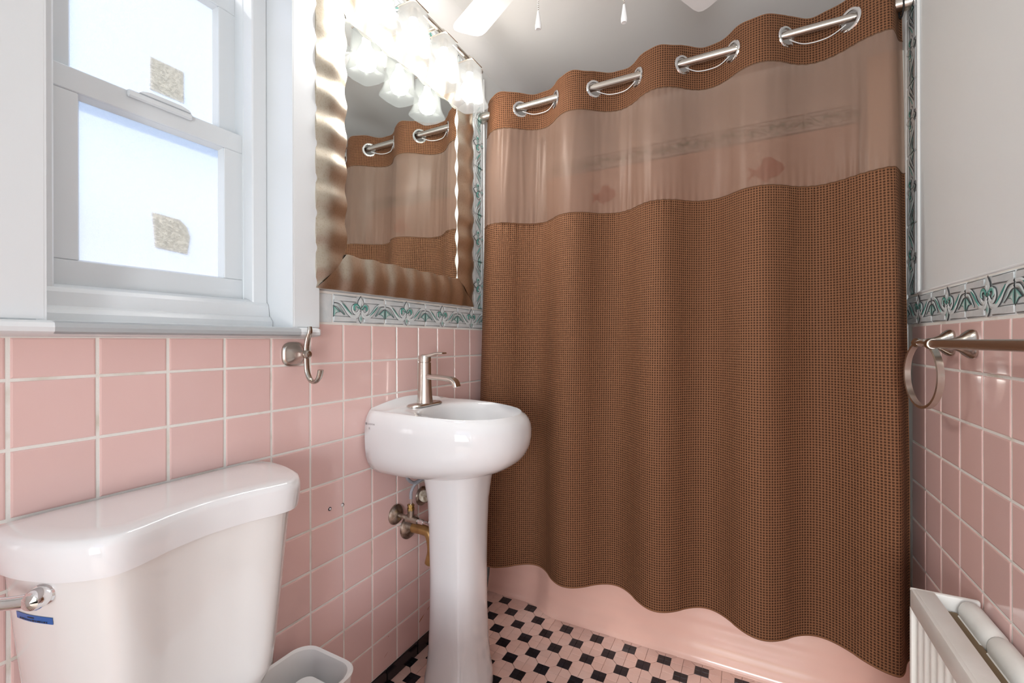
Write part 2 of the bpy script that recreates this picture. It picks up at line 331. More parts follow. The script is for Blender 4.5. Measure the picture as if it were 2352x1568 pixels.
# --- scroll border tiles: 0.2023 x 0.083
BL, BH = .2023, .083
def border_meshes():
    L_, H_ = (BL-.003)/2, (BH-.003)/2
    b = MB(); b.add(box(0, .0062, -L_, L_, -H_, H_, .0015))
    # raised bands at top and bottom, broken at the centre by the bud
    for s in (-1, 1):
        for a in (-1, 1):
            y0, y1 = sorted((a*.0155, a*(L_-.002)))
            z0, z1 = sorted((s*.0225, s*.0365)); b.add(box(.005, .0082, y0, y1, z0, z1, .0012))
    slab = b.mesh('border_tile', ['border_base'], True, 40)
    # painted raised motif, white glaze with teal shading and dark outlines
    v = []; f = []; col = []
    white = (.66, .72, .73); teal = (.10, .36, .31); deep = (.03, .16, .14); line = (.10, .12, .13)
    def lerp(a, b_, t): return tuple(a[i]+(b_[i]-a[i])*t for i in range(3))
    def ribbon(path, wid, c0, c1, h=.0080, edge=True):
        P_ = cat([(p[0], p[1], 0) for p in path], 6); n = len(P_)
        for layer in ((1, .0013, None), (0, 0, 1)) if edge else ((0, 0, 1),):
            base = len(v)
            for i, p in enumerate(P_):
                d = (P_[min(i+1, n-1)]-P_[max(i-1, 0)]).normalized(); nn = Vector((-d.y, d.x, 0)); t = i/(n-1)
                k = t*(len(wid)-1); j = min(int(k), len(wid)-2); w_ = wid[j]+(wid[j+1]-wid[j])*(k-j)+layer[1]
                for q in (-1, 0, 1):
                    pt = p+nn*w_*q; v.append((h+(-.0006 if layer[0] else (.0009 if q == 0 else 0)), pt.x, pt.y))
                    if layer[0]: col.append(line)
                    else: col.append(lerp(c0, c1, t) if q < 1 else lerp(white, c0, .25))
            for i in range(n-1):
                for q in (0, 1): f.append((base+i*3+q, base+i*3+q+1, base+i*3+q+4, base+i*3+q+3))
    def poly(pts, c0, c1, h=.0084, edge=True):
        cx = sum(p[0] for p in pts)/len(pts); cy = sum(p[1] for p in pts)/len(pts)
        for sc, hh, cc in ((1.22, h-.0010, None), (1, h, 1)) if edge else ((1, h, 1),):
            base = len(v); v.append((hh+.0008, cx, cy)); col.append(line if cc is None else c0)
            for p in pts: v.append((hh, cx+(p[0]-cx)*sc, cy+(p[1]-cy)*sc)); col.append(line if cc is None else c1)
            n = len(pts)
            for i in range(n): f.append((base, base+1+i, base+1+(i+1) % n))
    for a in (-1, 1):
        # main S ribbon: from centre low point out to the arch at the tile end
        ribbon([(a*.004, -.006), (a*.013, -.019), (a*.030, -.0205), (a*.047, -.010), (a*.062, .007), (a*.078, .0185), (a*.0985, .0205)], [.004, .0052, .0056, .0056, .005, .004, .0035], white, white)
        ribbon([(a*.034, -.0165), (a*.049, -.004), (a*.062, .008), (a*.072, .017)], [.0005, .0034, .0032, .0004], teal, deep, .0088, False)
        ribbon([(a*.0985, .011), (a*.085, .008), (a*.073, -.004), (a*.060, -.0165)], [.003, .0042, .0036, .0006], white, deep)
        # inner curl
        ribbon([(a*.004, .0), (a*.012, -.010), (a*.022, -.010), (a*.030, -.001), (a*.028, .010), (a*.019, .014), (a*.010, .010)], [.0035, .0042, .0042, .004, .0038, .0034, .002], white, white)
        ribbon([(a*.005, .006), (a*.014, .0135), (a*.023, .012), (a*.0255, .004), (a*.020, -.002)], [.001, .0036, .0045, .0042, .0012], teal, teal, .0090)
        ribbon([(a*.002, .001), (a*.008, .0055), (a*.014, .004)], [.002, .0035, .001], deep, teal, .0092, False)
        # half palmette at the tile end
        poly([(a*.0990, .006), (a*.088, -.001), (a*.0775, -.010), (a*.086, -.0105), (a*.092, -.014), (a*.0990, -.0225)], white, teal, .0082)
    poly([(0, .0385), (.0095, .026), (.011, .018), (.005, .012), (0, .006), (-.005, .012), (-.011, .018), (-.0095, .026)], white, white, .0086)
    ribbon([(0, .007), (0, .013), (0, .022)], [.003, .003, .0004], deep, white, .0096, False)
    poly([(0, -.0115), (.0075, -.022), (.006, -.031), (0, -.0385), (-.006, -.031), (-.0075, -.022)], teal, white, .0086)
    me = bpy.data.meshes.new('motif'); me.from_pydata(v, [], f); me.materials.append(MAT['border_glaze'])
    ca = me.color_attributes.new('glaze', 'FLOAT_COLOR', 'POINT')
    for i, c in enumerate(col): ca.data[i].color = (*c, 1)
    # outline strokes along the bands
    me.update()
    b = MB()
    for s in (-1, 1):
        for z in (.0215, .0372):
            for a in (-1, 1):
                y0, y1 = sorted((a*.0150, a*(L_-.002))); b.add(box(.0050, .0072 if z < .03 else .0068, y0, y1, s*z-.0005, s*z+.0005))
    return slab, me, b.mesh('outline', ['border_line'], False)
me_bt, me_mo, me_ol = border_meshes()
def border(parent, loc, rot=(0, 0, 0)):
    o = put('border_tile', me_bt, parent, loc, rot)
    for n, me in (('motif', me_mo), ('outline', me_ol)):
        c = bpy.data.objects.new(n, me); link(c, o)
for y in (.878+BL/2, 1.081+BL/2, 1.283+BL/2, 1.485+BL/2): border(wall_left, (.0006, y, Z0+.002+BH/2))
for i in range(5): border(wall_left, (.0006, 1.687-BH/2, 1.2385+BL*(i+.5)), (PI/2, 0, 0))
for i in range(4): border(wall_left, (.0006, 1.600-BL*(i+.5), 2.167+BH/2))
MB().add(box(.0006, .0068, .834, .8765, Z0+.003, Z0+BH-.001, .0012)).build('border_tile', 'border_base', wall_left)
for i in range(11): border(wall_right, (W-.0006, 1.7175-BL*(i+.5), Z0R+.002+BH/2), (0, 0, PI))
for i in range(5): border(wall_right, (W-.0006, 1.7175-BH/2, 1.230+BL*(i+.5)), (PI/2, 0, PI))
for i in range(7): border(wall_back, (W-BL*(i+.5), YB-.0006, 2.032+BH/2), (0, 0, -PI/2))
# white corner beads where the wall tile meets the tub alcove, caulk line over the borders
MB().add(box(.0002, .010, 1.6885, 1.7005, .40, 2.25, .003, 2)).build('trim_1', 'paint', kind='structure', label='thin white edge strip beside the curtain on the left wall')
MB().add(box(W-.010, W-.0002, 1.720, 1.742, .40, 2.25, .003, 2)).build('trim_2', 'paint', kind='structure', label='thin white edge strip beside the curtain on the right wall')
MB().add(box(W-.007, W-.0002, YR+.01, 1.634, 1.2285, 1.235, .002)).add(box(W-.007, W-.0002, 1.6275, 1.6345, 1.2285, CEIL, .002)).build('trim_3', 'paint', kind='structure', label='white caulk line above the right wall border')

# --- mosaic floor: black four-tile squares with clipped pink tiles between
PX, PY = .1192, .1174; X00, Y00 = .0018, 1.612
hb = .0208; g = .0011
def flat_tile(name, poly, m):
    cx = sum(p[0] for p in poly)/len(poly); cy = sum(p[1] for p in poly)/len(poly)
    top = [(cx+(x-cx)*.965, cy+(y-cy)*.965) for x, y in poly]
    b = MB().add(loft([[(x, y, -.003) for x, y in poly], [(x, y, .0009) for x, y in poly], [(x, y, .0015) for x, y in top]], cap0=False)); return b.mesh(name, [m], False)
me_blk = flat_tile('black_tile', [(g/2, g/2), (hb, g/2), (hb, hb), (g/2, hb)], 'floor_black')
hx, hy = PX/2-hb, PY/2-hb
me_pnk = flat_tile('pink_tile', [(g/2, g/2), (hx-g, g/2), (hx-g, hb-g*.4), (hb-g*.4, hy-g), (g/2, hy-g)], 'floor_pink')
def project(p):
    d = Vector(p)-M.translation; z = d.dot(F)
    if z < .05: return None
    return 1176+1031.84*d.dot(R2)/z, 784-1031.84*d.dot(U2)/z
cand = {'black_tile': [], 'pink_tile': []}
for j in range(-32, 3):
    for i in range(0, 26):
        x = X00+i*PX/2; y = Y00+j*PY/2
        kind = 'black_tile' if (i+j) % 2 == 1 else 'pink_tile'
        for q in range(4):
            sx, sy = ((1, 1), (-1, 1), (-1, -1), (1, -1))[q]
            ext = hb if kind == 'black_tile' else .0385
            x0, x1 = sorted((x, x+sx*ext)); y0, y1 = sorted((y, y+sy*ext))
            if x1 < .009 or x0 > W-.009 or y0 < YR or y0 > (1.698 if x0 < .27 else 1.66 if x0 < .31 else 1.645): continue
            cxy = (x+sx*ext/2, y+sy*ext/2, 0); px = project(cxy)
            d = (Vector(cxy)-M.translation).length
            vis = 0
            if px and -20 < px[0] < 2372 and px[1] < 1590 and y > .75: vis = 1/d/d
            cand[kind].append((vis, x, y, sx, sy))
rest = {}
for kind, me in (('black_tile', me_blk), ('pink_tile', me_pnk)):
    L_ = sorted(cand[kind], key=lambda t: -t[0]); mb = MB()
    vv = [v.co[:] for v in me.vertices]; ff = [tuple(p.vertices) for p in me.polygons]
    # mirrored quarters share four mesh variants
    var = {}
    for sx, sy in ((1, 1), (-1, 1), (-1, -1), (1, -1)):
        b = MB().add(([(a*sx, b_*sy, c) for a, b_, c in vv], [f if sx*sy > 0 else tuple(reversed(f)) for f in ff])); var[sx, sy] = b.mesh(kind, ['floor_black' if kind == 'black_tile' else 'floor_pink'], False)
    for n, (vis, x, y, sx, sy) in enumerate(L_):
        if vis > 0 and n < 300: put(kind, var[sx, sy], floor, (x, y, random.uniform(-.0003, .0002)))
        else: mb.add(([(a*sx+x, b_*sy+y, c) for a, b_, c in vv], [f if sx*sy > 0 else tuple(reversed(f)) for f in ff]))
    if mb.v: mb.build('further_'+kind+'s', 'floor_black' if kind == 'black_tile' else 'floor_pink', floor, smooth=False, kind='stuff')

# ---------------------------------------------------------------- window
win = thing('window_1', (0, (OPY0+OPY1)/2, OPZ0), 'white double-hung window with two frosted panes', 'window'); del win['category']; win['kind'] = 'structure'
MB().add(box(.0005, .020, OPY0-.085, OPY0, OPZ0, 2.13, .003)).build('casing', 'trim_paint', win)
MB().add(box(.0005, .020, OPY1, .826, OPZ0, 2.13, .003)).build('casing', 'trim_paint', win)
MB().add(box(.0005, .022, OPY0-.085, .826, OPZ1, 2.14, .003)).build('head_casing', 'trim_paint', win)
MB().add(box(-.16, .0195, OPY1-.0004, OPY1+.012, OPZ0, OPZ1)).build('jamb', 'trim_paint', win, smooth=False)
MB().add(box(-.16, .0195, OPY0-.012, OPY0+.0004, OPZ0, OPZ1)).build('jamb', 'trim_paint', win, smooth=False)
for y0, y1 in ((OPY0, OPY0+.040), (OPY1-.040, OPY1-.0004)):
    MB().add(box(-.120, -.081, y0, y1, OPZ0+.06, OPZ1, .003)).build('stop', 'trim_paint', win)
    MB().add(box(-.170, -.120, y0, y1-.002, OPZ0+.06, OPZ1, .002)).build('jamb_liner', 'vinyl', win)
# stool (sill) with horned end
prof = [(-.16, 1.108), (.044, 1.113), (.051, 1.117), (.053, 1.124), (.050, 1.131), (.040, 1.1345), (-.16, 1.1365)]
MB().add(loft([[(x if x < .02 or True else 0, y, z) for x, z in prof] for y in (OPY0+.0005, OPY1-.0005)])).add(loft([[(max(x, .0008), y, z) for x, z in prof] for y in (.10, .798)]+[[(max(min(x, .046), .0008), .806, 1.125+(z-1.125)*.85) for x, z in prof]])).build('sill', 'trim_paint', win)
pm = [(-.16, 1.137), (-.058, 1.137), (-.058, 1.152), (-.064, 1.158), (-.066, 1.162), (-.072, 1.166), (-.074, 1.192), (-.080, 1.200), (-.098, 1.208), (-.16, 1.208)]
MB().add(loft([[(x, y, z) for x, z in pm] for y in (OPY0+.001, OPY1-.002)])).build('sill_moulding', 'trim_paint', win, angle=25)
def sash(name, xf, y0, y1, z0, z1, st, rt, rb, sticker):
    p = MB().add(box(xf-.026, xf, y0, y0+st, z0+rb+.0004, z1-rt-.0004, .0015)).add(box(xf-.026, xf, y1-st, y1, z0+rb+.0004, z1-rt-.0004, .0015)).build(name, 'vinyl', win)
    MB().add(box(xf-.026, xf+.0005, y0, y1, z1-rt, z1, .002)).build('rail', 'vinyl', p)
    MB().add(box(xf-.026, xf+.0005, y0, y1, z0, z0+rb, .002)).build('rail', 'vinyl', p)
    gy0, gy1, gz0, gz1 = y0+st, y1-st, z0+rb, z1-rt
    # glazing bead, sloping in to the glass
    mb = MB()
    o = [(gy0, gz0), (gy1, gz0), (gy1, gz1), (gy0, gz1)]; i = [(gy0+.006, gz0+.004), (gy1-.006, gz0+.004), (gy1-.006, gz1-.008), (gy0+.006, gz1-.008)]
    mb.add(loft([[(xf-.004, *q) for q in o], [(xf-.017, *q) for q in i], [(xf-.0175, *q) for q in i], [(xf-.022, *q) for q in o]], False, False)); mb.build('glazing_bead', 'vinyl', p, angle=20)
    MB().add(box(xf-.0195, xf-.0165, gy0+.001, gy1-.001, gz0+.001, gz1-.001)).build('pane', 'frosted_pane', p, smooth=False)
    q = [(y, z) for y, z in sticker]
    MB().add(loft([[(xf-.0206, *t) for t in q], [(xf-.0200, *t) for t in q]])).build('paper_sticker', 'sticker_paper', p, smooth=False)
    return p
xs = -.125
low = sash('lower_sash', xs, .3385, .7065, 1.2090, 1.632, .046, .046, .050, [(.520, 1.312), (.586, 1.307), (.592, 1.35), (.585, 1.372), (.570, 1.386), (.514, 1.390)])
# sash lift and lock on the meeting rail
MB().add(loft([[(x, y, 1.632+h) for y, h in ((.480, -.0005), (.485, .004), (.50, .008), (.56, .008), (.575, .004), (.580, -.0005))] for x in (xs-.004, xs-.001, xs+.012)])).build('sash_lock', 'vinyl', low)
MB().add(box(xs+.0005, xs+.010, .46, .585, 1.617, 1.632, .003)).build('lift_rail', 'vinyl', low)
sash('upper_sash', xs-.030, .3385, .7065, 1.600, 2.000, .042, .048, .030, [(.5245, 1.676), (.594, 1.676), (.594, 1.752), (.5245, 1.752)])
MB().add(box(xs-.02, xs-.003, .334, .3383, 1.21, 1.632)).build('sash_gap_shade', 'dark', win, smooth=False)  # solid dark strip standing in for shade in the gap beside the sash
# unseen pale house wall and ground, added to grade the light in the panes
nb = thing('added_house_wall', (-2.6, .8, -.6), 'unseen pale sided house wall added outside to whiten the lower frosted pane', 'house')
MB().add(box(-2.8, -2.6, -3, 5.5, -.6, 2.0)).build('wall', 'pale_siding', nb, smooth=False)
for i in range(13): MB().add(box(-2.615, -2.585, -3, 5.5, -.6+.2*i, -.6+.2*i+.19, .004)).build('siding_board', 'pale_siding', nb, smooth=False)
MB().add(box(-8, -.2, -6, 9, -.7, -.6)).build('ground_outside', 'outside_ground', label='pale paved ground outside the window', kind='structure', smooth=False)

# ---------------------------------------------------------------- shower curtain and rod
RY, RZ = 1.672, 2.070
rod = thing('curtain_rod', (0, RY, RZ), 'brushed nickel tension rod carrying the brown shower curtain', 'curtain rod')
MB().add(tube([(.03, RY, RZ), (1.02, RY, RZ)], .0135, 20)).add(tube([(1.00, RY, RZ), (W-.03, RY, RZ)], .0118, 20)).build('pole', 'nickel', rod)
for x, s in ((.0, 1), (W, -1)):
    MB().add(lathe([(.012, .0008), (.021, .001), (.021, .022), (.019, .026), (.019, .034), (.0165, .040), (.0165, .056), (.0135, .058)], (x+(.009 if s > 0 else -.009), RY, RZ), (s, 0, 0), 24)).build('end_cap', 'nickel', rod)
keys = [(.030, -.62*PI), (.115, 0), (.277, PI), (.433, 2*PI), (.598, 3*PI), (.756, 4*PI), (.912, 5*PI), (1.065, 6*PI), (1.222, 7*PI), (1.388, 8*PI), (1.437, 8.93*PI)]
def phase(x):
    for (a, pa), (b, pb) in zip(keys, keys[1:]):
        if x <= b: return pa+(pb-pa)*(x-a)/(b-a)
    return keys[-1][1]
# finer, smooth phase: cosine blends keep the folds rounded
def fold(x): 
    c = math.cos(phase(x)); return math.copysign(abs(c)**.9, c)
ZT, ZH, ZS, ZB = 2.132, 1.978, 1.583, .198
def amp(z): return .043+.006*min(1, max(0, (ZS-z)/.3))
def ymid(z):
    t = (ZT-z)/(ZT-ZB); return 1.672-.080*min(1, t*1.35)**1.0
random.seed(11)
wr_ = [(random.uniform(0, 1.45), random.uniform(.006, .016), random.uniform(-1, 1), random.uniform(-.05, .05)) for _ in range(46)]
wr2 = [(random.uniform(0, 1.45), random.uniform(.012, .03), random.uniform(-1, 1), random.uniform(-.06, .06), random.uniform(.25, .8)) for _ in range(26)]
def cy(x, z):
    y = ymid(z)-amp(z)*fold(x)
    if z <= ZH:
        if z >= ZS:
            k = (.0042)*min(1, (ZH-z)/.06+.25)
            for xx, w_, a, dr in wr_: y += k*.75*a*math.exp(-((x-xx-dr*(ZH-z))/w_)**2)
            y -= .004*math.sin(PI*(z-ZS)/(ZH-ZS))
        ga = .0026*math.exp(-abs(z-ZS)/.045)+.0016*math.exp(-abs(z-ZH)/.03)
        y += ga*math.sin(2*PI*x/.021+1.7*math.sin(x*23))*(.6+.4*math.sin(x*11))
        if z < ZS:
            dz = ZS-z
            for xx, w_, a, dr, ln in wr2: y += .0052*a*math.exp(-((x-xx-dr*dz)/w_)**2)*math.exp(-dz/ln)*min(1, dz/.05+.3)
    return y
XS = [.030+(1.437-.030)*i/520 for i in range(521)]
arc = [0]
for a, b in zip(XS, XS[1:]): arc.append(arc[-1]+math.hypot(b-a, cy(b, 2.05)-cy(a, 2.05)))
GX = [.199, .355, .5155, .677, .834, .9885, 1.1435, 1.305]
import bisect
def arc_at(x):
    i = min(max(bisect.bisect(XS, x)-1, 0), len(XS)-2); return arc[i]+(arc[i+1]-arc[i])*(x-XS[i])/(XS[i+1]-XS[i])
GZ = 2.062
curtain = thing('shower_curtain', (.73, 1.62, .198), 'brown waffle-weave shower curtain with a sheer band near the top', 'shower curtain')
def panel(name, z1, z0, rows, m, holes=False, thick=None):
    zs = [z1+(z0-z1)*i/rows for i in range(rows+1)]; v = []; uv = []; f = []
    t = world_loc(curtain)
    for z in zs:
        for i, x in enumerate(XS):
            zz = z
            if holes and z > ZT-.02: zz += .0035*math.sin(x*61)*math.sin(x*17)
            v.append((x-t[0], cy(x, z)-t[1], zz-t[2])); uv.append((arc[i], z))
    n = len(XS); ga = [arc_at(x) for x in GX]
    for r in range(rows):
        for i in range(n-1):
            if holes:
                ac = (arc[i]+arc[i+1])/2; zc = (zs[r]+zs[r+1])/2
                if any((ac-a)**2+(zc-GZ)**2 < .0255**2 for a in ga): continue
            f.append((r*n+i, (r+1)*n+i, (r+1)*n+i+1, r*n+i+1))
    me = bpy.data.meshes.new(name); me.from_pydata(v, [], f); me.materials.append(MAT[m])
    l = me.uv_layers.new(name='cloth'); 
    for lp in me.loops: l.data[lp.index].uv = uv[lp.vertex_index]
    me.polygons.foreach_set('use_smooth', [True]*len(f)); me.update()
    return link(bpy.data.objects.new(name, me), curtain)
panel('header_band', ZT, ZH, 56, 'waffle', True)
panel('sheer_panel', ZH, ZS, 46, 'sheer')
panel('main_panel', ZS, ZB, 150, 'waffle')
for nm, z in (('seam', ZH), ('seam', ZS), ('hem', ZB+.004)):
    pth = [(x, cy(x, z)-.0008, z) for x in XS[::2]]
    MB().add(tube(pth, .0014 if nm == 'seam' else .0026, 6)).build(nm, 'stitch' if nm == 'seam' else 'waffle', curtain)
for k, x in enumerate(GX):
    y = cy(x, GZ); e = .004; tx, ty = 2*e, cy(x+e, GZ)-cy(x-e, GZ); l_ = math.hypot(tx, ty); T = Vector((tx/l_, ty/l_, 0)); Nn = Vector((T.y, -T.x, 0)); c = Vector((x, y, GZ))
    rings = []
    for j in range(40):
        a = 2*PI*j/40; rd = T*math.cos(a)+Vector((0, 0, 1))*math.sin(a); ring = []
        for rr, h in ((.0245, .0), (.0255, .0028), (.029, .0036), (.0325, .0028), (.0345, .0), (.0325, -.0028), (.029, -.0036), (.0255, -.0028)): ring.append(c+rd*rr+Nn*h)
        rings.append(ring)
    v, f = loft(rings+[rings[0]], False, False); MB().add((v, f)).build('grommet', 'white_hardware' if False else 'chrome', curtain)
for a, b in ((0, 1), (2, 3), (4, 5), (6, 7)):
    x0, x1 = GX[a], GX[b]; xm = (x0+x1)/2
    MB().add(tube(cat([(x0+.008, cy(x0+.008, GZ)-.006, GZ-.010), (xm-.03, cy(xm-.03, GZ)-.008, GZ-.020), (xm+.03, cy(xm+.03, GZ)-.008, GZ-.020), (x1-.008, cy(x1-.008, GZ)-.006, GZ-.010)], 6), .0016, 6)).build('rod_strap', 'plastic_white', curtain)
# pale liner hung behind, its edge showing at the right
ln = MB(); pts = [(x, 1.742+.012*math.sin(x*26)+.004*math.sin(x*61)) for x in [1.36+.005*i for i in range(19)]]
ln.add(loft([[(x, y+.006*math.sin(z*3), z) for x, y in pts] for z in [.45+.08*i for i in range(20)]], False, False, False))
ln.build('curtain_liner', 'liner', label='pale liner strip hanging behind the right edge of the brown curtain', cat='liner')
hk = MB(); hk.add(tube([(1.427, RY+.022*math.sin(a), RZ-.012+.026*math.cos(a)) for a in [2*PI*i/20 for i in range(21)]], .0022, 8))
hk.build('liner_ring', 'dark', label='dark ring on the rod at the curtain right end', cat='ring')

# ---------------------------------------------------------------- bathtub
tub = thing('bathtub', (.73, 2.0, 0), 'pink bathtub with its apron below the brown curtain', 'bathtub')
ap = [(.0105, 1.700), (.15, 1.700)]+[tuple(p)[:2] for p in cat([(.205, 1.700, 0), (.245, 1.694, 0), (.285, 1.672, 0), (.32, 1.654, 0), (.365, 1.648, 0)], 5)]+[(.7, 1.648), (1.10, 1.648), (W-.0105, 1.648)]
ringsz = []
for z, off in [(0, 0)]+[(.008+.0085*i, .004+.040*(1-math.exp(-(.008+.0085*i)/.085))+.0011*math.sin((.008+.0085*i)*2*PI/.05)) for i in range(35)]+[(.335, .030), (.35, .014), (.372, .004), (.388, .010), (.392, .03), (.392, .07)]:
    ringsz.append([(x, y+off, z) for x, y in ap]+[(W-.0105, 2.39, z), (.0105, 2.39, z)])
mb = MB(); v, f = loft([r[:-2] for r in ringsz], False, False, False); mb.add((v, f)); mb.build('apron', 'tub_pink', tub, angle=60)
outer = polar([(.0105, 1.71), (W-.0105, 1.71), (W-.0105, 2.388), (.0105, 2.388)], (.73, 2.05), 64)
inn = polar(rrect(.12, W-.12, 1.76, 2.33, .16), (.73, 2.05), 64)
MB().add(loft([[(x, y, .30) for x, y in outer], [(x, y, .3915) for x, y in outer], [(x, y, .390) for x, y in inn], [(.73+(x-.73)*.97, 2.05+(y-2.05)*.95, .33) for x, y in inn], [(.73+(x-.73)*.9, 2.05+(y-2.05)*.85, .12) for x, y in inn], [(.73+(x-.73)*.8, 2.05+(y-2.05)*.7, .08) for x, y in inn]], False, True)).build('basin', 'tub_pink', tub)

# fish-shaped stickers on the alcove wall, dimly seen through the sheer band
def fish(name, cx, cz, s, flip, label):
    o = [(-.075, .030), (-.060, .0), (-.078, -.034), (-.045, -.012), (-.02, -.034), (.0, -.052), (.012, -.034), (.045, -.026), (.066, -.002), (.06, .022), (.035, .040), (.02, .058), (-.012, .060), (-.02, .034), (-.045, .010)]
    P_ = [(cx+x*s*flip, cz+z*s) for x, z in o]
    if flip < 0: P_.reverse()
    MB().add(loft([[(x, YB-.0062, z) for x, z in P_], [(x, YB-.0085, z) for x, z in P_]])).build(name, 'fish', label=label, cat='fish decal', group='fish decals on the alcove wall', smooth=False)
fish('fish_decal', .345, 1.885, .95, 1, 'small red fish decal faintly seen low behind the left of the sheer band')
fish('fish_decal', 1.112, 1.885, 1.05, 1, 'red fish decal faintly seen behind the right half of the sheer band')

# ---------------------------------------------------------------- mirror with rippled metal frame
FY0, FY1, FZ0, FZ1, FWD = .812, 1.578, 1.243, 2.125, .104
mir = thing('wall_mirror', (.012, (FY0+FY1)/2, FZ0), 'wall mirror in a rippled brushed gold frame above the sink', 'mirror')
def bar(p0, p1, inx, iny):           # outer edge from p0 to p1 (y,z); (inx,iny) is the inward direction
    d = Vector((p1[0]-p0[0], p1[1]-p0[1])); Ln = d.length; d = d/Ln; n_ = 180; m_ = 8; rings = []
    for i in range(n_+1):
        row = []
        for j in range(m_+5):
            w = min(max((j-2)/m_, 0), 1)*FWD
            s0 = w; s = s0+(Ln-2*s0)*i/n_
            wave = math.sin(2*PI*(s-Ln/2)/.0925+.8)
            prof = .018+.012*math.sin(PI*min(w/FWD*.9+.12, 1))
            x = prof+.0036*wave
            if j == 0: x = .0115
            if j == 1: x = prof*.75+.002*wave
            if j == m_+3: x = x-.006
            if j == m_+4: x = .0125
            ww = w+(.0014*wave if j >= m_+2 else (-.0010*wave if j <= 2 else 0))
            row.append((x, p0[0]+d.x*s+inx*ww, p0[1]+d.y*s+iny*ww))
        rings.append(row)
    return rings
for p0, p1, ix, iz in (((FY0, FZ0), (FY1, FZ0), 0, 1), ((FY1, FZ0), (FY1, FZ1), -1, 0), ((FY1, FZ1), (FY0, FZ1), 0, -1), ((FY0, FZ1), (FY0, FZ0), 1, 0)):
    R_ = bar(p0, p1, ix, iz); n = len(R_[0]); mb = MB()
    mb.add(loft([r[1:n-2] for r in R_], False, False, False)).add(loft([r[:2] for r in R_], False, False, False), 1).add(loft([r[n-3:] for r in R_], False, False, False), 1)
    mb.build('frame_bar', ['gold_frame', 'frame_edge'], mir, angle=50)
MB().add(box(.0118, .0135, FY0+.09, FY1-.09, FZ0+.09, FZ1-.09)).build('glass', 'mirror_glass', mir, smooth=False)
MB().add(box(.0072, .0116, FY0+.02, FY1-.02, FZ0+.02, FZ1-.02)).build('backing', 'wood_and_gap_shade', mir, smooth=False)

# ---------------------------------------------------------------- vanity light
LX, LZ = .113, 2.150
van = thing('vanity_light', (.02, 1.177, 2.15), 'four-lamp nickel vanity light with square frosted shades above the mirror', 'wall light')
MB().add(tube([(LX, .87, LZ), (LX, 1.492, LZ)], .0088, 16)).build('bar', 'nickel', van)
for y in (.868, 1.494): MB().add(lathe([(.0, -.006), (.009, -.005), (.011, 0), (.009, .005), (0, .006)], (LX, y, LZ), (0, 1, 0), 16)).build('finial', 'nickel', van)
MB().add(box(.010, .034, 1.155, 1.275, 2.128, 2.172, .006, 2)).build('backplate', 'nickel', van)
MB().add(tube([(.03, 1.215, LZ), (LX, 1.215, LZ)], .007, 12)).build('arm', 'nickel', van)
for y in (.936, 1.096, 1.256, 1.416):
    MB().add(lathe([(.0088, -.014), (.0125, -.012), (.0125, .012), (.0088, .014)], (LX, y, LZ), (0, 1, 0), 20)).build('collar', 'nickel', van)
    MB().add(lathe([(.010, -.006), (.012, -.012), (.030, -.0185), (.0305, -.021), (.014, -.0212), (.014, -.050), (0, -.050)], (LX, y, LZ), (0, 0, 1), 24)).build('socket', 'nickel', van)
    MB().add(box(LX-.0345, LX+.0345, y-.0345, y+.0345, 2.1295, 2.1335, .0015)).build('shade_cap', 'nickel', van)
    sh = MB(); rr = []
    prof = [(.033, 2.1285), (.0365, 2.124), (.038, 2.10), (.0405, 2.06), (.0435, 2.025), (.0495, 2.005), (.0555, 1.994), (.0575, 1.985)]
    inn_ = [(r-.0035, z) for r, z in reversed(prof[1:])]+[(.016, 2.1255)]
    for r, z in [(.016, 2.1292)]+prof+inn_:
        # squarish section whose rim dips between the corners
        ring = []
        for i in range(48):
            t = 2*PI*i/48; c_, s_ = math.cos(t), math.sin(t); k = 1/((abs(c_)**6+abs(s_)**6)**(1/6)); dip = .003*(max(0, (2.03-z)/.045))*abs(math.sin(2*t))
            ring.append((LX+c_*r*k, y+s_*r*k, z-.004*(max(0, (2.03-z)/.045))+dip))
        rr.append(ring)
    sh.add(loft(rr, False, False)); sh.build('shade', 'shade_glass', van, angle=40)
    MB().add(lathe([(.012, 2.098), (.013, 2.085), (.022, 2.068), (.0305, 2.052), (.0335, 2.034), (.0320, 2.018), (.025, 2.006), (.012, 1.9995), (0, 1.998)], (LX, y, 0), (0, 0, 1), 24)).build('bulb', 'bulb', van)

# ---------------------------------------------------------------- pedestal sink and faucet
SY = 1.190
sink = thing('pedestal_sink', (.215, SY, 0), 'white porcelain pedestal sink beside the brown curtain', 'sink')
half = [(.12+.33*abs(math.cos(math.radians(t)))**(2/2.35), SY+.21*math.copysign(abs(math.sin(math.radians(t)))**(2/2.35), t)) for t in range(-90, 91, 5)]
dpoly = [(.0075, SY-.204)]+half+[(.0075, SY+.204)]
sc0 = (.25, SY); base = polar(dpoly, sc0, 96)
bowl = [(.268+.148*math.cos(2*PI*i/96), SY+.172*math.sin(2*PI*i/96)) for i in range(96)]
def sring(a, b, z, raise_=0):
    out = []
    for x, y in base:
        X = .0075+(x-.0075)*a; Yv = SY+(y-SY)*b; zz = z
        if raise_: zz += .026*raise_*max(0, 1-(X-.0075)/.045)*max(0, math.cos(PI*(Yv-SY)/.43))**1.3
        out.append((X, Yv, zz))
    return out
rg = [sring(.52, .46, .678), sring(.62, .60, .684), sring(.75, .76, .697), sring(.86, .87, .715), sring(.925, .94, .735), sring(.962, .975, .755), sring(.988, .993, .780), sring(1, 1, .808), sring(1.0, 1.0, .838), sring(.994, .988, .856, .2), sring(.980, .965, .870, .5), sring(.958, .932, .881, .8), sring(.930, .895, .8885, 1)]
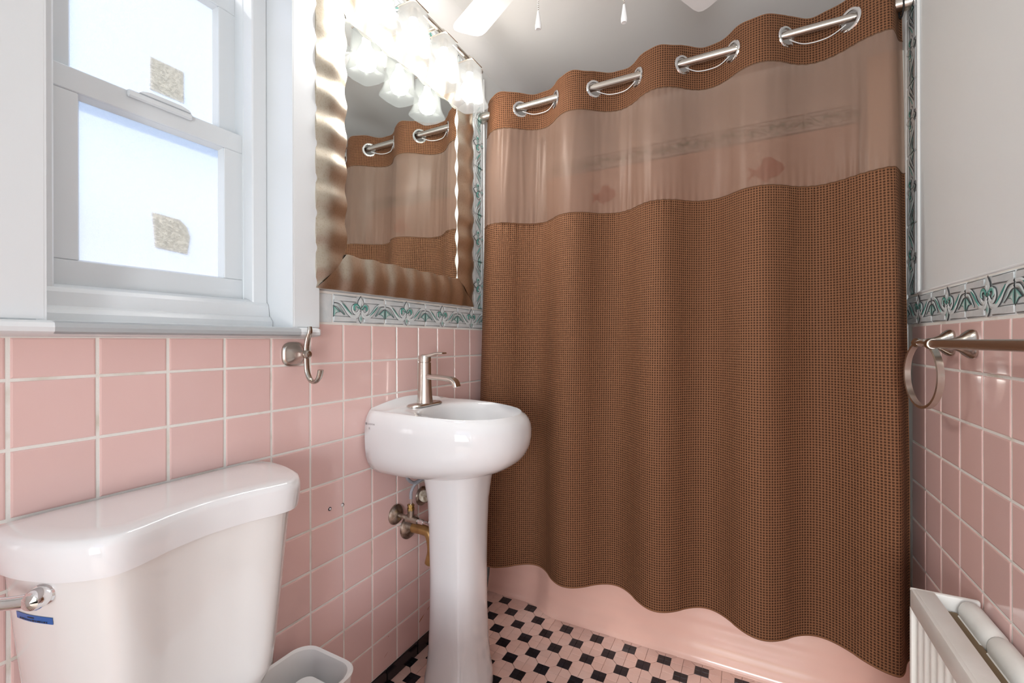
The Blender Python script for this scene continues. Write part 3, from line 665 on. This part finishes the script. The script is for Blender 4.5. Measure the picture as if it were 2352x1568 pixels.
def mixr(bowls, k, z, lift=0):
    o = []
    for i in range(96):
        bx, by = bowl[i]; X, Yv, _ = sring(.955, .945, z)[i]
        o.append((bx+(X-bx)*k, by+(Yv-SY and Yv-by)*k, z))
    return o
edge = sring(.930, .895, .8885)
def blend(k, z): return [(bowl[i][0]+(edge[i][0]-bowl[i][0])*k, bowl[i][1]+(edge[i][1]-bowl[i][1])*k, z) for i in range(96)]
rg += [blend(.86, .8890), blend(.55, .8880), blend(.22, .8870), blend(.08, .8845), blend(0, .878)]
for s, z in ((.96, .862), (.90, .835), (.78, .805), (.58, .780), (.30, .766), (.10, .763)): rg.append([(.262+(x-.262)*s, SY+(y-SY)*s, z) for x, y in bowl])
rg = [[(x, y, z-.012*min(1, max(0, (x-.13)/.30))*min(1, max(0, (z-.80)/.06))) for x, y, z in r] for r in rg]      # rim falls slightly to the front
MB().add(loft(rg, True, True)).build('basin', 'porcelain', sink, angle=60)
ped = []
for z, rx, ry in ((0, .098, .102), (.012, .100, .104), (.05, .098, .102), (.085, .0915, .096), (.14, .087, .0905), (.25, .083, .0865), (.38, .082, .0855), (.50, .084, .0885), (.60, .088, .0925), (.66, .096, .101), (.70, .104, .11)):
    ring = []
    for i in range(48):
        t = 2*PI*i/48; c_, s_ = math.cos(t), math.sin(t); k = 1/((abs(c_)**2.7+abs(s_)**2.7)**(1/2.7)); ring.append((.215+c_*rx*k, SY+s_*ry*k, z))
    ped.append(ring)
MB().add(loft(ped)).build('pedestal', 'porcelain', sink)
MB().add(lathe([(.020, .7632), (.021, .7655), (.012, .7665), (0, .7665)], (.262, SY, 0), (0, 0, 1), 24)).build('drain', 'nickel', sink)
MB().add(lathe([(.009, 0), (.009, .0012)], (.040, SY-.2012, .775), (0, -1, -.25), 16)).build('mounting_hole', 'old_chrome', sink)
# maker's mark printed on the side of the basin
lg = MB()
def on_side(u, v): return (.022+u, SY-.2062-.0125*u, .852+v)
lg.add(([on_side(*p) for p in ((0, 0), (.006, 0), (.006, .0065), (0, .0065))], [(0, 1, 2, 3)]))
lg.add(text_mesh('GLADSTONE', .0062, lambda x, y: on_side(.008+x*.82, y+.0005)))
lg.add(text_mesh('R', .009, lambda x, y: on_side(.013+x, y-.013)))
lg.build('maker_mark', 'grey_ink', sink, smooth=False)

fc = thing('faucet', (.080, SY, .8885), 'brushed nickel single-handle faucet on the sink deck', 'faucet')
st = [(0.080+.0275*math.cos(t), SY+.049+.0275*math.sin(t)) for t in [PI*i/12 for i in range(13)]]+[(0.080+.0275*math.cos(t), SY-.049+.0275*math.sin(t)) for t in [PI+PI*i/12 for i in range(13)]]
def grow(s): return [(.080+(x-.080)*s, SY+(y-SY)*(1-(1-s)*.4)) for x, y in st]
MB().add(loft([[(x, y, .8882) for x, y in grow(1)], [(x, y, .891) for x, y in grow(1)], [(x, y, .8955) for x, y in grow(.86)], [(x, y, .8965) for x, y in grow(.7)]])).build('deck_plate', 'nickel', fc)
MB().add(lathe([(.0270, .895), (.0265, .900), (.0238, .925), (.0222, .955), (.0212, .99), (.0208, 1.029), (.0195, 1.0302)], (.080, SY, 0), (0, 0, 1), 32)).build('body', 'nickel', fc)
MB().add(lathe([(.0185, 1.030), (.0185, 1.0325), (.0207, 1.0328), (.0207, 1.050), (.0198, 1.0535), (0, 1.0538)], (.080, SY, 0), (0, 0, 1), 32)).build('handle_base', 'nickel', fc)
def slab(path, hw, ht):
    rings = []
    N_ = len(path)
    for i, p in enumerate(path):
        p = Vector(p); d = (Vector(path[min(i+1, N_-1)])-Vector(path[max(i-1, 0)])).normalized(); nn = Vector((-d.z, 0, d.x)); w = hw(i/(N_-1)); h = ht(i/(N_-1)); ring = []
        for j in range(16):
            t = 2*PI*j/16; c_, s_ = math.cos(t), math.sin(t); k = 1/((abs(c_)**4+abs(s_)**4)**.25); ring.append(p+Vector((0, 1, 0))*c_*k*w+nn*s_*k*h)
        rings.append(ring)
    return loft(rings)
MB().add(slab(cat([(.074, SY, 1.049), (.095, SY, 1.0515), (.115, SY, 1.056), (.135, SY, 1.060), (.160, SY, 1.0612)], 5), lambda t: .0135-.001*t, lambda t: .0045*(1-t)+.0028)).build('handle_lever', 'nickel', fc)
MB().add(slab(cat([(.085, SY, .984), (.12, SY, .982), (.16, SY, .980), (.188, SY, .977), (.203, SY, .968), (.209, SY, .953)], 6), lambda t: .0150, lambda t: .0095-.002*t)).build('spout', 'nickel', fc)

# plumbing behind the pedestal
va = thing('supply_valve', (.008, 1.128, .532), 'tarnished shut-off valve with hose, left of the sink pedestal', 'valve')
MB().add(lathe([(.033, 0), (.0325, .004), (.027, .010), (.015, .016), (.009, .018)], (.0075, 1.128, .532), (1, 0, 0), 28)).build('escutcheon', 'old_chrome', va)
MB().add(tube([(.018, 1.128, .532), (.060, 1.133, .527)], .0075, 14)).build('pipe', 'old_chrome', va)
MB().add(tube([(.052, 1.132, .527), (.092, 1.138, .522)], lambda t: .0125-.002*t, 14)).add(tube([(.066, 1.134, .527), (.067, 1.134, .556)], .0105, 14)).build('valve_body', 'old_chrome', va)
MB().add(lathe([(.0115, 0), (.0115, .010), (.009, .0105), (.009, .013), (.0115, .0135), (.0115, .020)], (.067, 1.134, .553), (0, 0, 1), 6)).build('compression_nut', 'brass', va)
MB().add(tube([(.092, 1.138, .522), (.112, 1.141, .520)], .008, 6)).add(tube([(.112, 1.141, .520), (.13, 1.144, .518)], .0055, 10)).build('stem', 'chrome', va)
MB().add(tube([(.067, 1.134, .572), (.067, 1.134, .592)], .0048, 12)).build('hose_ferrule', 'chrome', va)
MB().add(tube(cat([(.067, 1.134, .590), (.066, 1.137, .612), (.070, 1.15, .632), (.080, 1.172, .645), (.088, 1.20, .655), (.088, 1.21, .676)], 8), .0052, 10)).build('hose', 'hose', va)
vb = thing('supply_valve', (.008, 1.262, .552), 'shut-off valve with oval handle half hidden behind the sink pedestal', 'valve')
MB().add(lathe([(.033, 0), (.0325, .004), (.027, .010), (.015, .016), (.009, .018)], (.0075, 1.262, .552), (1, 0, 0), 28)).build('escutcheon', 'old_chrome', vb)
MB().add(tube([(.018, 1.262, .552), (.075, 1.262, .552)], .009, 14)).add(tube([(.06, 1.262, .552), (.06, 1.262, .585)], .010, 14)).build('valve_body', 'old_chrome', vb)
MB().add(tube([(.06, 1.262, .56), (.06, 1.215, .572)], .006, 10)).add(lathe([(.009, -.004), (.020, -.005), (.023, 0), (.020, .005), (.009, .004)], (.060, 1.214, .575), (.4, -1, .1), 20)).build('valve_handle', 'old_chrome', vb)
MB().add(tube(cat([(.080, 1.140, .682), (.072, 1.124, .676), (.066, 1.118, .662), (.070, 1.145, .640), (.080, 1.185, .644), (.075, 1.24, .63), (.062, 1.262, .586)], 8), .0052, 10)).build('hose', 'hose', vb)
tr = thing('drain_trap', (.008, 1.190, .470), 'brown brass drain trap with round wall flange behind the pedestal', 'drain trap')
MB().add(lathe([(.041, 0), (.0405, .005), (.034, .012), (.022, .019), (.018, .022)], (.0075, 1.190, .470), (1, 0, 0), 30)).build('flange', 'old_chrome', tr)
MB().add(tube(cat([(.020, 1.190, .470), (.075, 1.190, .470), (.098, 1.190, .462), (.108, 1.190, .43), (.108, 1.190, .40), (.098, 1.190, .365)], 7), .0165, 16)).build('trap_pipe', 'old_brass', tr)

# ---------------------------------------------------------------- toilet
TY = .446
toi = thing('toilet', (.33, TY, 0), 'white two-piece toilet with a wavy-fronted tank lid', 'toilet')
hp = [(.2205, .075), (.2155, .115), (.206, .150), (.192, .186), (.168, .217), (.142, .2335), (.110, .2300), (.060, .2150), (.0, .2080)]
ring0 = [(.022, .208), (.040, .2185)]+[(x, d) for d, x in hp]
prof = [(x, TY+d, 0) for x, d in ring0]+[(x, TY-d, 0) for x, d in reversed(ring0[:-1])]
prof = [(p.x, p.y) for p in cat(prof, 6)]
lidr = polar(prof, (.12, TY), 120)
def tring(s, z, sx=None): 
    sx = sx or s
    return [(max(.022+(x-.022)*sx, .0135), TY+(y-TY)*s, z) for x, y in lidr]
MB().add(loft([tring(.955, .764, .965), tring(.985, .7655, .985), tring(.992, .772, .99), tring(1, .795), tring(.998, .809), tring(.985, .8185, .982), tring(.955, .8222, .945), tring(.80, .8228, .78)])).build('tank_lid', 'toilet_china', toi, angle=50)
MB().add(loft([tring(.30, .405, .40), tring(.62, .412, .66), tring(.745, .428, .76), tring(.795, .452, .80), tring(.815, .49, .82), tring(.86, .60, .86), tring(.905, .70, .885), tring(.932, .7655, .912)])).build('tank', 'tank_china_shaded', toi, angle=60)
# flush lever on the rounded left front corner
lp = Vector((.146, TY-.190, .742)); ld = Vector((.62, -.78, 0)).normalized()
lev = MB().add(lathe([(.0155, -.004), (.0155, .003), (.013, .006)], lp, ld, 24)).build('flush_lever', 'chrome', toi)
MB().add(lathe([(.0135, .004), (.0148, .010), (.0140, .018), (.0105, .025), (.004, .028), (0, .0285)], lp, ld, 24)).add(tube(cat([lp+ld*.014, lp+ld*.018+Vector((-.020, -.020, .001)), lp+ld*.022+Vector((-.045, -.045, .006)), lp+ld*.026+Vector((-.070, -.070, .006))], 6), lambda t: .0105-.002*math.sin(PI*t), 14)).build('lever_arm', 'chrome', lev)
# blue label strip wrapped on the same corner
def tank_x(p, z, off):            # point on the tank face above plan point p
    k = (z-.60)/.10; s_ = .86+.045*k; sx = .86+.025*k
    a = Vector((.022+(p[0]-.022)*sx, TY+(p[1]-TY)*s_, z)); c = Vector((.12, TY, z)); return a+(a-c).normalized()*off
fine = polar(prof, (.12, TY), 720); strip = []
for p in fine:
    q = tank_x(p, .706, 0); px = project(q)
    if q.y < TY and q.x > .05 and px and 38 <= px[0] <= 124: strip.append(p)
strip.sort(key=lambda p: p[1]+p[0])
lb = MB().add(loft([[tank_x(p, .694, .0009) for p in strip], [tank_x(p, .7045, .0009) for p in strip]], False, False, False)).build('water_label', 'blue_label', toi, label='blue printed label strip')
tx = MB(); n_ = len(strip)
for z0, z1, r0, r1 in ((.6998, .7015, .36, .54), (.6952, .6975, .12, .86)):
    i = int(n_*r0)
    while i < n_*r1-1:
        tx.add(([tank_x(strip[i], z0, .0013), tank_x(strip[i+1], z0, .0013), tank_x(strip[i+1], z1, .0013), tank_x(strip[i], z1, .0013)], [(0, 1, 2, 3)])); i += random.choice((1, 1, 2))
tx.build('label_print', 'ink', lb, smooth=False)
# bowl and seat (below the frame)
def oval(cx, a, b, z, n=64): return [(cx+a*math.cos(2*PI*i/n)*(1 if math.cos(2*PI*i/n) > 0 else .8), TY+b*math.sin(2*PI*i/n), z) for i in range(n)]
MB().add(loft([oval(.30, .20, .105, 0), oval(.30, .20, .105, .02), oval(.30, .18, .095, .08), oval(.32, .19, .10, .18), oval(.37, .24, .14, .28), oval(.39, .27, .175, .36), oval(.39, .275, .18, .385), oval(.40, .22, .13, .386), oval(.40, .18, .10, .30), oval(.40, .08, .06, .22)])).build('bowl', 'toilet_china', toi)
MB().add(box(.03, .22, TY-.10, TY+.10, .33, .41, .02, 2)).build('tank_shelf', 'toilet_china', toi)
MB().add(loft([oval(.40, .275, .182, .3875), oval(.40, .28, .186, .395), oval(.40, .275, .182, .402)])).build('seat', 'plastic_white', toi)
MB().add(loft([oval(.40, .275, .182, .4035), oval(.40, .28, .186, .412), oval(.40, .27, .178, .420)])).build('seat_lid', 'plastic_white', toi)

# waste bin between toilet and sink
bn = thing('waste_bin', (.145, .672, 0), 'off-white plastic waste bin between the toilet tank and the sink', 'waste bin')
def br(ins, z, r=.045): return [(x, y, z) for x, y in rrect(.040+ins, .232-ins, .578+ins, .766-ins, r, 8)]
MB().add(loft([br(.03, .002), br(.028, .008), br(.010, .25), br(.003, .325), br(.0, .338), br(.003, .342), br(.009, .338), br(.014, .325), br(.020, .25), br(.036, .02)])).build('bin_body', 'bin_plastic', bn)
def wr4(ins, z): return [(x, y, z) for x, y in rrect(.088+ins, .190-ins, .615+ins, .732-ins, .024, 6)]
MB().add(loft([wr4(.012, .021), wr4(.004, .12), wr4(.0, .290), wr4(.003, .2985), wr4(.012, .300)])).build('white_bag_box', 'plastic_white', label='white plastic box lying inside the waste bin', cat='plastic box')

# robe hook on the left wall
rh = thing('robe_hook', (.007, .752, 1.068), 'brushed nickel double robe hook on the pink tile under the sill end', 'hook')
MB().add(lathe([(.030, 0), (.0305, .004), (.028, .008), (.0255, .0095), (.0245, .012), (.018, .020), (.0125, .032), (.0095, .042), (.0095, .052)], (.0070, .752, 1.068), (1, 0, 0), 40, sq=3.2)).build('rosette', 'nickel_dark', rh)
MB().add(lathe([(.0, -.012), (.008, -.010), (.0115, -.003), (.0115, .003), (.008, .010), (0, .012)], (.0565, .755, 1.068), (1, .1, 0), 20)).build('hub', 'nickel_dark', rh)
MB().add(tube(cat([(.0565, .755, 1.070), (.056, .756, 1.088), (.060, .757, 1.108), (.066, .758, 1.124), (.065, .758, 1.137)], 6), lambda t: .0068-.001*t+.0012*math.sin(PI*t*1.0), 14, .62, (1, 0, 0))).build('upper_prong', 'nickel_dark', rh)
MB().add(tube(cat([(.0565, .755, 1.066), (.056, .756, 1.045), (.058, .757, 1.022), (.068, .758, 1.004), (.084, .758, .9995), (.099, .758, 1.012), (.105, .758, 1.030)], 6), lambda t: .0070+.0012*t, 14, .62, (1, 0, 0))).build('lower_prong', 'nickel_dark', rh)
# two old anchor holes
for k, (y, z, t) in enumerate(((.867, .636, 'small dark-rimmed screw anchor in the pink tile, the one nearer the toilet'), (.911, .633, 'small pale screw anchor in the tile joint, the one nearer the sink'))):
    a = thing('wall_anchor', (.0068, y, z), t, 'wall anchor', 'old wall anchors')
    MB().add(lathe([(.0052, 0), (.0052, .0008), (.0042, .0010)], (.0066, y, z), (1, 0, 0), 14)).build('rim', 'ink' if k == 0 else 'dark', a)
    MB().add(lathe([(.0032 if k == 0 else .0042, .0006), (.0030 if k == 0 else .004, .0018)], (.0066, y+(.0 if k == 0 else -.0018), z), (1, 0, 0), 12)).build('plug', 'plastic_white', a)
# rust streaks on lower tiles
st_ = MB()
for y, z, l_, w_, a in ((1.262, .118, .034, .0045, .45), (1.300, .134, .018, .003, .5), (1.085, .098, .022, .0016, .45), (1.095, .150, .004, .003, 0), (.94, .079, .008, .0018, .4)):
    c_, s_ = math.cos(a), math.sin(a); pts = [(.0068, y+u*l_/2*c_-q*w_/2*s_, z+u*l_/2*s_+q*w_/2*c_) for u, q in ((-1, -.5), (-.4, -1), (.3, -.7), (1, -.1), (.5, .6), (-.3, 1), (-1, .4))]
    st_.add((pts, [tuple(range(7))]))
st_.build('rust_stain', 'rust', wall_left, smooth=False)

# ---------------------------------------------------------------- towel ring and towel bar on the right wall
def post(parent, y, z, reach):
    MB().add(lathe([(.030, 0), (.0305, .004), (.028, .008), (.026, .0095), (.025, .012), (.0175, .019), (.0125, .030), (.0095, .045), (.0085, reach)], (W-.0062, y, z), (-1, 0, 0), 40, sq=3.2)).build('post', 'nickel_dark', parent)
tg = thing('towel_ring', (W, 1.400, 1.094), 'brushed nickel towel ring hanging from its post beside the curtain', 'towel ring')
post(tg, 1.400, 1.094, .060)
MB().add(lathe([(0, -.013), (.008, -.011), (.011, -.004), (.011, .004), (.008, .011), (0, .013)], (W-.066, 1.398, 1.094), (.15, -1, 0), 20)).build('hinge', 'nickel_dark', tg)
u = Vector((.13, -.99, 0)).normalized(); nrm = Vector((u.y, -u.x, 0)); c0 = Vector((1.394, 1.372, 1.020)); rings = []
for j in range(64):
    a = 2*PI*j/64; rd = u*math.cos(a)+Vector((0, 0, 1))*math.sin(a); rings.append([c0+rd*(.076+dr)+nrm*h for dr, h in ((-.0032, -.006), (-.0032, .006), (0, .0075), (.0032, .006), (.0032, -.006), (0, -.0075))])
v, f = loft(rings+[rings[0]], False, False); MB().add((v, f)).build('ring', 'nickel', tg, angle=50)
tb = thing('towel_bar', (W, .95, 1.092), 'brushed nickel towel bar running along the right pink wall', 'towel bar')
post(tb, 1.285, 1.092, .060); post(tb, .60, 1.092, .060)
for y, s in ((1.285, 1), (.60, -1)): MB().add(lathe([(0, -.013), (.009, -.011), (.012, -.002), (.0115, .006), (.0105, .008), (.0105, .012)], (1.385, y, 1.092), (0, -s, 0), 20)).build('knuckle', 'nickel_dark', tb)
MB().add(tube([(1.385, 1.277, 1.092), (1.385, .608, 1.092)], .0094, 20)).build('bar', 'nickel', tb)

# ---------------------------------------------------------------- radiator under the towel bar
ra = thing('radiator', (1.40, .8, 0), 'slim white painted radiator with ribbed front against the right wall', 'radiator')
XF, RT_, RY1, RY0 = 1.338, .575, 1.245, .30
MB().add(box(XF+.006, 1.378, RY0, RY1-.006, RT_-.010, RT_, .004, 2)).add(box(XF, XF+.012, RY0, RY1, RT_-.045, RT_-.001, .004, 2)).build('top_frame', 'radiator_paint', ra)
MB().add(box(XF, 1.447, RY1-.012, RY1, .02, RT_-.0005, .004, 2)).build('end_panel', 'radiator_paint', ra)
MB().add(box(XF+.014, XF+.018, RY0, RY1-.012, .05, RT_-.04)).build('front_panel', 'radiator_paint', ra, smooth=False)
for i in range(25):
    y = RY1-.035-.036*i
    MB().add(lathe([(.0125, .05), (.0125, RT_-.05)], (XF+.0175, y, 0), (0, 0, 1), 12)).build('rib', 'radiator_paint', ra)
MB().add(box(1.355, 1.44, RY0, RY1-.014, .04, .06, .003)).build('foot_rail', 'radiator_paint', ra)
for i in range(8):
    y1 = RY1-.020-.122*i; y0 = y1-.120
    ring = []
    for s, xo in ((0, .004), (.012, .0), (.04, -.003), (.08, -.003), (.108, .0), (.120, .004)):
        rr = .0235 if 0 < s < .12 else .0195
        ring.append([(1.4262+rr*.85*math.cos(t), y1-s, RT_-.022+rr*1.1*math.sin(t)) for t in [2*PI*k/20 for k in range(20)]])
    MB().add(loft(ring)).add(box(1.405, 1.444, y0+.004, y1-.004, .07, RT_-.02, .008)).build('section', 'radiator_paint', ra)
MB().add(box(1.372, 1.408, RY0, RY1-.02, RT_-.034, RT_-.028)).build('gap_shade_strip', 'wood_and_gap_shade', ra, smooth=False)  # brown strip painting the shade in the slot behind the top frame

# ---------------------------------------------------------------- ceiling fan
HX, HY = .680, 1.033
fan = thing('ceiling_fan', (HX, HY, CEIL), 'white four-blade ceiling fan overhead with two pull chains', 'ceiling fan')
MB().add(lathe([(.065, CEIL-.0005), (.070, CEIL-.01), (.060, CEIL-.035), (.03, CEIL-.05), (.03, CEIL-.075), (.09, CEIL-.085), (.115, CEIL-.11), (.118, CEIL-.17), (.10, CEIL-.20), (.06, CEIL-.21)], (HX, HY, 0), (0, 0, 1), 40)).build('motor', 'fan_white', fan)
MB().add(lathe([(.06, CEIL-.205), (.112, CEIL-.215), (.116, CEIL-.24), (.105, CEIL-.27), (.07, CEIL-.288), (0, CEIL-.295)], (HX, HY, 0), (0, 0, 1), 40)).build('switch_housing', 'fan_white', fan)
for k in range(4):
    a = math.radians(62+90*k); d = Vector((math.cos(a), math.sin(a), 0)); s = Vector((-d.y, d.x, 0)); tilt = math.radians(-9)
    sv = s*math.cos(tilt)+Vector((0, 0, 1))*math.sin(tilt); up = d.cross(sv); o = Vector((HX, HY, 2.165))
    pl = [(.155, -.042), (.30, -.052), (.54, -.060), (.560, -.057), (.571, -.047), (.575, -.030), (.575, .030), (.571, .047), (.560, .057), (.54, .060), (.30, .052), (.155, .042)]
    bl = MB().add(loft([[o+d*x+sv*y+up*h for x, y in pl] for h in (-.003, .003)])).build('blade', 'fan_white', fan, angle=30)
    MB().add(loft([[o+d*x+sv*y+up*h for x, y in ((.09, -.016), (.17, -.018), (.215, -.035), (.225, 0), (.215, .035), (.17, .018), (.09, .016))] for h in (.004, .009)])).build('blade_iron', 'fan_white', bl, angle=30)
for px_, sgn, zb in ((0, -1, 1.848), (0, 1, 1.864)):
    bx, by = HX+sgn*.103*Rt.x, HY+sgn*.103*Rt.y
    ch = MB(); z = zb+.044
    while z < 2.13: ch.add(lathe([(0, -.0018), (.0013, -.0012), (.0019, 0), (.0013, .0012), (0, .0018)], (bx, by, z), (0, 0, 1), 8)); z += .0046
    c_ = ch.build('pull_chain', 'nickel', fan)
    MB().add(lathe([(0, zb+.0425), (.0026, zb+.042), (.0035, zb+.036), (.0055, zb+.022), (.0075, zb+.008), (.0070, zb+.001), (.0058, zb-.0008), (.0025, zb-.0004)], (bx, by, 0), (0, 0, 1), 16)).build('pull_handle', 'plastic_white', c_)
